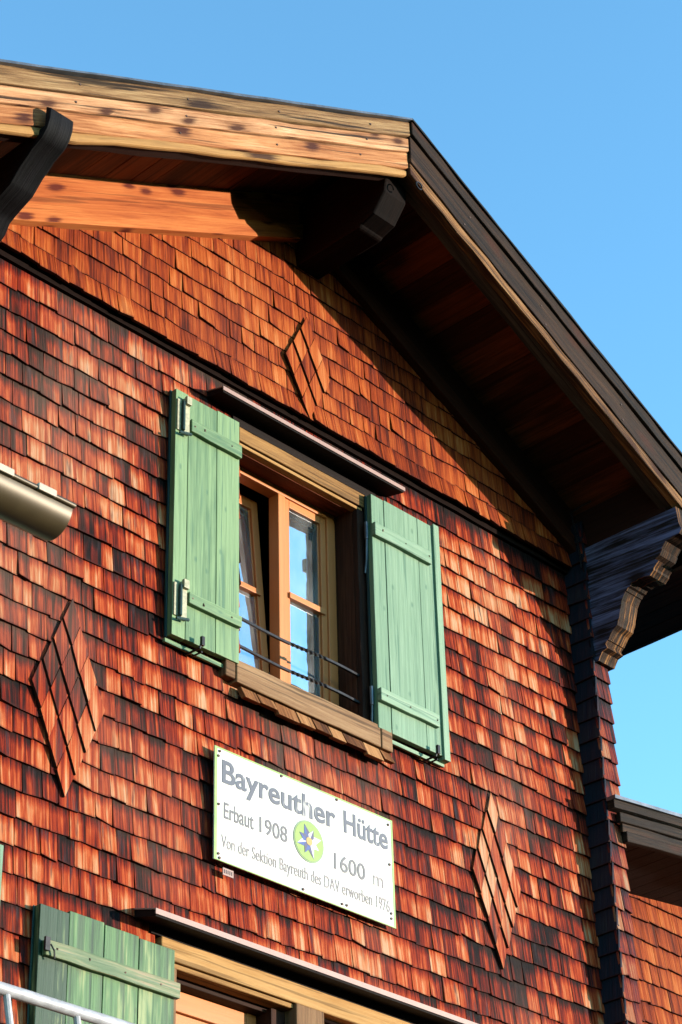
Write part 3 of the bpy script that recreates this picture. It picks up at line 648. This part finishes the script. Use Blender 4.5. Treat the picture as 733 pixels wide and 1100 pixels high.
# ------------------------------------------------------------------ shutters
def shutter(x0, x1, z0, z1, yf_, mat, planks, battens, label, matb=None, side_lip=None, rail=True, hinges=None, th=.032):
    sh = MB(); xs = [x0]+planks+[x1]
    for a, b_ in zip(xs, xs[1:]):
        o_ = random.gauss(0, .0012)
        sh.box(a+.0018, b_-.0018, yf_+o_, yf_+th, z0+random.gauss(0, .002), z1+random.gauss(0, .002 if mat != 'green_old' else .006), ax='z')
    if side_lip: sh.box(side_lip[0], side_lip[1], yf_-.012, yf_+.030, z0-.02, z1+.015, ax='z')
    so = sh.build('shutter', M[mat], house, bevel=.0025); props(so, label)
    for (fa, fb) in ((x0-.004, x0+.03), (x1-.03, x1+.002)):
        bb = MB(); bb.box(fa, fb, yf_+th+.001, -.024, z0-.005, z1+.003, ax='z'); bb.build('back_frame', M['teal_shade'], so, bevel=.002)  # frame edges carry painted shade
    if rail:
        q = MB(); q.box(x0-.012, x1+.004, yf_+th-.004, -.026, z0-.036, z0-.016, ax='x'); q.build('drip_rail', M[mat], so, bevel=.002)
    for (a, b_, za, zb_) in battens:
        q = MB(); q.board((a, yf_-.026, za), (b_-a, 0, 0), (0, 0, zb_-za), (0, .026, 0), seg=6, jit=.001); q.build('batten', M[matb or mat], so, bevel=.004)
    for (a, b_, za, zb_) in battens:
        for xa_, xb_ in zip(xs, xs[1:]):
            xm = min(max((xa_+xb_)/2+random.gauss(0, .008), a+.02), b_-.02); q = MB(); q.tube([(xm, yf_-.028, (za+zb_)/2+random.gauss(0, .006)), (xm, yf_-.024, (za+zb_)/2)], .0042, 7); q.build('nail', M['screw'], so)
    for hx, hz, hl in (hinges or []):
        q = MB()
        q.box(hx, hx+.036, yf_-.018, yf_, hz, hz+hl, ax='z'); q.box(hx-.034, hx-.010, yf_-.009, yf_, hz+.01, hz+hl-.01, ax='z'); 
        q.box(hx+.002, hx+.034, yf_-.036, yf_-.018, hz+hl-.036, hz+hl+.008, ax='z')
        q.tube([(hx-.004, yf_-.02, hz+.01), (hx-.004, yf_-.02, hz+hl-.02)], .008, 8, mi=1)
        q.tube([(hx-.030, yf_-.02, hz-.012), (hx+.036, yf_-.032, hz-.004)], .008, 8, mi=1)
        q.build('hinge', [M['cream_metal'], M['teal_shade']], so, bevel=.002)
    return so
s_ul = shutter(-.945, -.525, 6.715, 8.045, -.070, 'green', [-.862, -.675, ], [(-.862, -.532, 7.825, 7.895), (-.862, -.532, 6.893, 6.950)],
    'green shutter left of the upper window with cream hinge plates', hinges=[(-.905, 7.80, .195), (-.905, 6.80, .19)])
s_ur = shutter(.405, .905, 6.725, 8.055, -.070, 'mint', [.500, .755], [(.402, .83, 7.800, 7.875), (.402, .83, 6.862, 6.930)],
    'pale mint green shutter right of the upper window', side_lip=(.868, .912))
def hook(x, z, y, par):
    q = MB(); q.tube([(x-.02, -.02, z-.03), (x-.008, y-.03, z-.022), (x, y-.035, z+.02)], .006, 8); q.box(x-.009, x+.009, y-.045, y-.030, z-.012, z+.034, ax='z')
    q.tube([(x+.012, -.03, z-.03), (x+.014, y-.02, z-.03)], .005, 6); q.build('shutter_stay', M['iron'], par, bevel=.001)
hook(-.790, 6.705, -.07, s_ul); hook(.79, 6.71, -.07, s_ur)
# pintles between jamb and right shutter
for zz in (6.90, 7.84):
    q = MB(); q.tube([(.395, -.04, zz-.05), (.395, -.04, zz+.05)], .010, 8); q.tube([(.395, -.04, zz-.05), (.400, -.03, zz-.16), (.398, -.02, zz-.24)], .006, 8); q.build('pintle', M['flash'], s_ur, smooth=True)

# ------------------------------------------------------------------ lower window
lw = MB()
for (xa, xb) in ((LO1[0]-.05, -.235), (.055, 1.05)):
    lw.box(xa, xa+.06, .12, .19, 3.95, 5.19, ax='z'); lw.box(xb-.06, xb, .12, .19, 3.95, 5.19, ax='z'); lw.box(xa+.06, xb-.06, .12, .19, 5.08, 5.17); lw.box(xa+.06, xb-.06, .12, .19, 3.95, 4.05)
    lw.box(xa+.06, xb-.06, .135, .18, 4.975, 5.078); lw.box(xa+.06, xa+.12, .135, .18, 4.05, 4.975, ax='z'); lw.box(xb-.12, xb-.06, .135, .18, 4.05, 4.975, ax='z')
lwo = props(lw.build('window', M['frame'], house, bevel=.004), 'lower window seen only by its top rails')
for (xa, xb) in ((LO1[0]+.07, -.355), (.175, .93)):
    q = MB(); q.box(xa-.003, xb+.003, .158, .164, 4.06, 4.978); q.build('pane', M['glass'], lwo)
b = MB(); b.box(-.93, 1.10, -.032, .04, 5.215, 5.305, seg=14, jit=.001); b.box(-.93, -.15, -.020, .05, 5.190, 5.212); b.build('window_header', M['header'], lwo, bevel=.005)
for (xa_, xb_, ya_, zt_) in ((-.150, .022, -.040, 5.212), (-.93, -.84, -.03, 5.187)):
    b = MB(); b.box(xa_, xb_, ya_, .12, 3.9, zt_, ax='z'); b.build('window_post', M['sill'], lwo, bevel=.006)
b = MB(); b.box(-.235, -.153, .03, .20, 3.9, 5.185, ax='z'); b.box(.024, .056, .03, .2, 3.9, 5.21, ax='z'); b.box(-.84, -.152, .06, .119, 5.172, 5.214); b.build('reveal_board', M['reveal'], lwo)
b = MB(); b.box(-.98, 1.12, -.022, .02, 5.308, 5.372); b.prism([(-1.07, .02, 5.392), (-1.07, -.148, 5.343), (-1.07, -.148, 5.318), (-1.07, .02, 5.36)], (2.02, 0, 0)); b.build('window_canopy', M['overhang_shade'], lwo)  # here too a black board stands in for the canopy's shadow
b = MB(); b.prism([(-1.075, .015, 5.400), (-1.075, -.154, 5.350), (-1.075, -.154, 5.326), (-1.075, -.149, 5.326), (-1.075, -.149, 5.345), (-1.075, .015, 5.394)], (2.03, 0, 0)); b.build('canopy_flashing', M['lip'], lwo)
s_ll = shutter(-1.605, -.885, 3.95, 5.245, -.065, 'green_old', [-1.452, -1.268, -1.082], [(-1.585, -.875, 5.032, 5.098), (-1.585, -.875, 4.10, 4.17)],
    'flaking darker green shutter left of the lower window with a bare weathered batten', matb='batten_old', rail=False, th=.034)
q = MB(); q.box(-1.598, -1.575, -.104, -.092, 5.045, 5.10, ax='z'); q.tube([(-1.57, -.10, 5.075), (-1.555, -.105, 5.05), (-1.548, -.10, 5.02)], .004, 6); q.build('hinge', M['iron'], s_ll)
shutter(-2.50, -1.80, 3.95, 5.43, -.065, 'mint', [-2.3, -2.15, -1.98], [(-2.48, -1.86, 5.2, 5.27)], 'sliver of a pale green shutter at the left edge', rail=False)

# ------------------------------------------------------------------ sign
SX0, SX1, SZ0, SZ1, SY = -.664, .488, 5.722, 6.262, -.058
sign = empty('sign', (SX0, SY, SZ0), 'white enamel hut sign with faded lettering and green emblem on the shingles', 'sign')
def sp(o): o.parent = sign; o.location = (-SX0, -SY, -SZ0) ; return o
b = MB()
# panel slightly wavy
N = 12; prof = []
for k in range(N+1):
    pass
nx, nz = 24, 10
def sy(u, v): return SY+.002*math.sin(u*5.1+.7)*math.sin(v*3.1)+(.004*max(0, u-.9)*10 if v > .2 else 0)
for i in range(nx):
    for j in range(nz):
        q = []
        for (di, dj) in ((0, 0), (1, 0), (1, 1), (0, 1)):
            u, v = (i+di)/nx, (j+dj)/nz; q.append((SX0+(SX1-SX0)*u, SY, SZ0+(SZ1-SZ0)*v))
        b.poly(q, [(p[0], p[2]) for p in q], (.5, .5, .5))
b.box(SX0, SX1, SY+.001, SY+.006, SZ0, SZ1)
sp(b.build('panel', M['enamel']))
b = MB(); t = .011; yy = SY-.0012
b.box(SX0, SX0+t*1.5, yy, SY, SZ0, SZ1); b.box(SX1-t, SX1, yy, SY, SZ0, SZ1); b.box(SX0+t*1.5, SX1-t, yy, SY, SZ1-t*.7, SZ1); b.box(SX0+t*1.5, SX1-t, yy, SY, SZ0, SZ0+t*.45)
sp(b.build('border', M['green_trim']))
for xa_ in (SX0+.03, SX1-.08, -.1):
    b = MB(); b.box(xa_, xa_+.05, SY+.006, -.02, SZ0+.03, SZ1-.03, ax='z'); sp(b.build('batten', M['backing']))
def text(body, xa, xb, zb_, cap, mat, bold=0.0, shear=0):
    c = bpy.data.curves.new('lettering', 'FONT'); c.body = body; c.extrude = .0006; c.offset = bold; c.shear = shear; c.space_word = 1.1
    o = bpy.data.objects.new('tmp', c); col.objects.link(o); dg = bpy.context.evaluated_depsgraph_get()
    me = bpy.data.meshes.new_from_object(o.evaluated_get(dg)); bpy.data.objects.remove(o)
    xs = [v.co.x for v in me.vertices]; mn, mx = min(xs), max(xs)
    # font cap height is about .73 of the size at size 1
    for v in me.vertices:
        X = xa+(v.co.x-mn)/(mx-mn)*(xb-xa); Z = zb_+v.co.y/.729*cap; Yd = v.co.z
        v.co = (X, SY-.0014-Yd, Z)
    me.materials.clear(); me.materials.append(mat)
    o = bpy.data.objects.new('lettering', me); col.objects.link(o); me.name = 'lettering'; return sp(o)
text('Bayreuther', -.618, .100, 6.100, .112, M['ink1'], .020)
text('H\u00fctte', .155, .452, 6.103, .112, M['ink1'], .020)
text('Erbaut', -.606, -.425, 5.930, .080, M['ink2'], .006)
text('1908', -.388, -.215, 5.932, .078, M['ink2'], .006)
text('1600', .085, .290, 5.900, .082, M['ink2'], .006)
text('m', .345, .412, 5.898, .074, M['ink3'])
text('Von der Sektion Bayreuth des DAV erworben 1976', -.620, .450, 5.790, .062, M['ink3'], .0)
# emblem: an edelweiss on a green disc
ex, ez, er = -.080, 5.980, .097
em = MB(); n = 40
em.prism([(ex+er*math.cos(i*2*math.pi/n), SY-.0012, ez+er*1.04*math.sin(i*2*math.pi/n)) for i in range(n)], (0, -.0015, 0), mi=0)
em.prism([(ex+er*.93*math.cos(i*2*math.pi/n), SY-.003, ez+er*.97*math.sin(i*2*math.pi/n)) for i in range(n)], (0, -.0008, 0), mi=1)
for i in range(8):
    t = R(20+i*45); L = er*(.86 if i % 2 == 0 else .70); w_ = .019
    d = V((math.cos(t), 0, math.sin(t))); p = V((-d.z, 0, d.x)); c0 = V((ex, SY-.0042-.0003*(i % 2), ez))
    em.prism([c0, c0+d*L*.45+p*w_, c0+d*L, ], (0, -.0008, 0), mi=2 if i not in (2, 3, 4, 5) else 3)
    em.prism([c0, c0+d*L, c0+d*L*.45-p*w_], (0, -.0008, 0), mi=4 if i in (1, 2, 3, 5, 6) else 2)
em.prism([(ex+.02*math.cos(i*.5236), SY-.0056, ez+.02*math.sin(i*.5236)) for i in range(12)], (0, -.0008, 0), mi=5)
def flatm(n_, c): return plain(n_, c, .45, 0, .06, 40, .02)
sp(em.build('emblem', [flatm('emblem_rim', (.20, .30, .14)), flatm('emblem_green', (.25, .37, .06)), flatm('petal_white', (.50, .50, .58)), flatm('petal_blue', (.02, .06, .26)), flatm('petal_shade', (.05, .045, .11)), flatm('flower_yellow', (.52, .30, .06))]))
for (x, z) in ((SX0+.03, SZ1-.02), (SX0+.022, SZ1-.045), (SX0+.025, 5.985), (SX0+.025, SZ0+.03), (SX0+.032, SZ0+.012), (-.25, SZ1-.014), (.11, SZ1-.014), (-.12, SZ0+.016), (.16, SZ0+.02), (.13, SZ0+.018), (SX1-.03, SZ0+.04), (SX1-.03, SZ0+.065), (SX1-.03, 6.03), (SX1-.03, SZ1-.03)):
    b = MB(); r_ = .0065; b.prism([(x+r_*math.cos(i*.785), SY-.001, z+r_*math.sin(i*.785)) for i in range(8)], (0, -.004, 0)); sp(b.build('screw', M['screw']))
tg = MB(); tg.box(-.598, -.535, -.046, -.042, 5.672, 5.705)
for i in range(5): tg.box(-.592+i*.011, -.587+i*.011, -.0468, -.046, 5.68, 5.698, mi=1)
props(tg.build('metal_tag', [M['lip'], M['iron']]), 'tiny pale metal tag on the shingles under the lower left corner of the sign', 'tag')

# ------------------------------------------------------------------ annex on the right
ann = empty('side_wing', (2.3, .2, 0), 'low side wing at the right corner with a dark fascia roof over orange shingles', 'building')
def ap(o): o.parent = ann; o.location = (-2.3, -.2, 0); return o
b = MB(); b.box(2.215, 6.5, .42, 4.5, 0, 6.85, ax='z'); ap(b.build('wall', M['core']))
b = MB(); ux = V((1, 0, 0))
for c in range(44):
    x = 2.22-random.random()*.05; z = 4.2+(c-22)*EX
    while x < 4.6:
        wd = random.uniform(.07, .13); shingle(b, V((max(x, 2.22), .42, z)), ux, V((0, -1, 0)), wd, EX+.028, .02+random.random()*.004, .013); x += wd
ap(b.build('shingles', M['shingle_up']))
sl = .127
def arx(mb, xs, y0, y1, zt, h, xe=6.6, **k): mb.board((xs, y0, zt+sl*(xs-1.97)-h), (xe-xs, 0, sl*(xe-xs)), (0, 0, h), (0, y1-y0, 0), **k)
b = MB(); arx(b, 2.070, -.215, -.155, 6.850, .020, seg=20, jit=.001); arx(b, 2.26, -.154, 4.8, 6.850, .020, seg=20, jit=.001); ap(b.build('roof', M['flash']))
b = MB(); arx(b, 2.078, -.200, -.155, 6.829, .045, seg=20, jit=.001); arx(b, 2.262, -.154, 4.8, 6.829, .045, seg=20, jit=.001); ap(b.build('roof_deck', M['barge_dark']))
b = MB(); arx(b, 2.14, -.185, -.155, 6.775, .055, seg=20, jit=.002); arx(b, 2.165, -.175, -.155, 6.716, .045, seg=20, jit=.002); arx(b, 2.18, -.190, -.155, 6.668, .058, seg=20, jit=.003)
ap(b.build('fascia', M['barge_dark'], bevel=.005))
b = MB()
for i in range(30): 
    xx = 2.225+i*.14; b.board((xx, -.153, 6.63+sl*(xx-1.97)), (0, .56, 0), (.135, 0, .135*sl), (0, 0, .02))
ap(b.build('soffit', M['overhang_shade']))  # underside shade comes from the near-black colour

# ------------------------------------------------------------------ gutter (stands well in front of the wall)
gy, gz, gr = -2.0, 5.472, .080
GX1, GX0 = -3.178, -6.4
gut = empty('rain_gutter', (GX1, gy, gz), 'half-round olive-brown rain gutter with an open end before the shingled wall', 'gutter')
def gp(o): o.parent = gut; o.location = (-GX1, -gy, -gz); return o
b = MB(); n = 22
def arc(r): return [(gy+r*math.cos(t)*-1, gz-r*math.sin(t)) for t in [math.pi*i/n for i in range(n+1)]]
po, pi_ = arc(gr), arc(gr-.003)
# order: outer arc then inner arc reversed
prof = [(GX0, y_, z_) for y_, z_ in po]+[(GX0, y_, z_) for y_, z_ in pi_[::-1]]
b.prism(prof, (GX1-GX0, 0, 0)); gp(b.build('trough', M['zinc'], smooth=True))
b = MB(); b.tube([(GX0, gy-gr-.004, gz+.003), (GX1+.003, gy-gr-.004, gz+.003)], .009, 12); b.tube([(GX0, gy+gr, gz+.002), (GX1+.001, gy+gr, gz+.002)], .005, 8); gp(b.build('rim', M['zinc'], smooth=True))
for xx in (-3.290, -3.455, -4.2, -5.0):
    b = MB(); b.box(xx-.035, xx+.035, gy-gr-.017, gy-gr+.012, gz-.006, gz+.018); gp(b.build('clip', M['white_clip'], bevel=.003))
for xx in (-3.47, -4.2, -5.0):
    b = MB(); b.box(xx-.012, xx+.012, gy-gr, gy+gr, gz+.006, gz+.011, ax='y'); gp(b.build('strap', M['iron']))
b = MB()
for i in range(60):
    x = random.uniform(-3.44, -3.29); y_ = gy+random.uniform(-.05, .05); z_ = gz+random.uniform(-.004, .022); a_ = random.uniform(0, 6.28); s_ = random.uniform(.008, .02)
    d1 = V((math.cos(a_), math.sin(a_), random.uniform(-.4, .4)))*s_; d2 = V((-math.sin(a_), math.cos(a_), random.uniform(-.4, .4)))*s_*.6
    b.prism([V((x, y_, z_))-d1, V((x, y_, z_))+d2, V((x, y_, z_))+d1, V((x, y_, z_))-d2], (0, 0, .0015))
gp(b.build('fallen_leaf', plain('blue_grey_leaf', (.22, .28, .36), .5, 0, .3, 40)))

# ------------------------------------------------------------------ balcony railing bottom left
ry, rzz = -1.0, 4.405
rl = empty('balcony_railing', (-2.0, ry, 3.4), 'white painted metal balcony railing in the bottom left corner with slanting bars', 'railing')
def rp(o): o.parent = rl; o.location = (2.0, -ry, -3.4); return o
b = MB(); b.tube([(-4.2+i*.3, ry, rzz) for i in range(14)], .021, 14); rp(b.build('top_rail', M['rail'], smooth=True))
for i in range(11):
    x = -4.05+i*.30+.0
    b = MB(); b.tube([(x+.07, ry, rzz-.01), (x+.28, ry, 3.42)], .013, 10); rp(b.build('baluster', M['rail'], smooth=True))
b = MB(); b.tube([(-4.2, ry, 3.45), (-.3, ry, 3.45)], .016, 10); rp(b.build('bottom_rail', M['rail'], smooth=True))
for x in (-4.2, -.30):
    b = MB(); b.tube([(x, ry, 3.36), (x, ry, rzz+.03)], .024, 10); rp(b.build('post', M['rail'], smooth=True))
b = MB()
for i in range(8): b.box(-4.4, -.1, -1.08+i*.135, -1.08+i*.135+.128, 3.30, 3.36)
b.build('balcony_floor', M['grey_wood'], house)
for x in (-4.2, -2.3, -.3):
    b = MB(); b.box(x-.06, x+.06, -1.05, .02, 3.14, 3.298, ax='y'); b.build('balcony_joist', M['beam'], house)
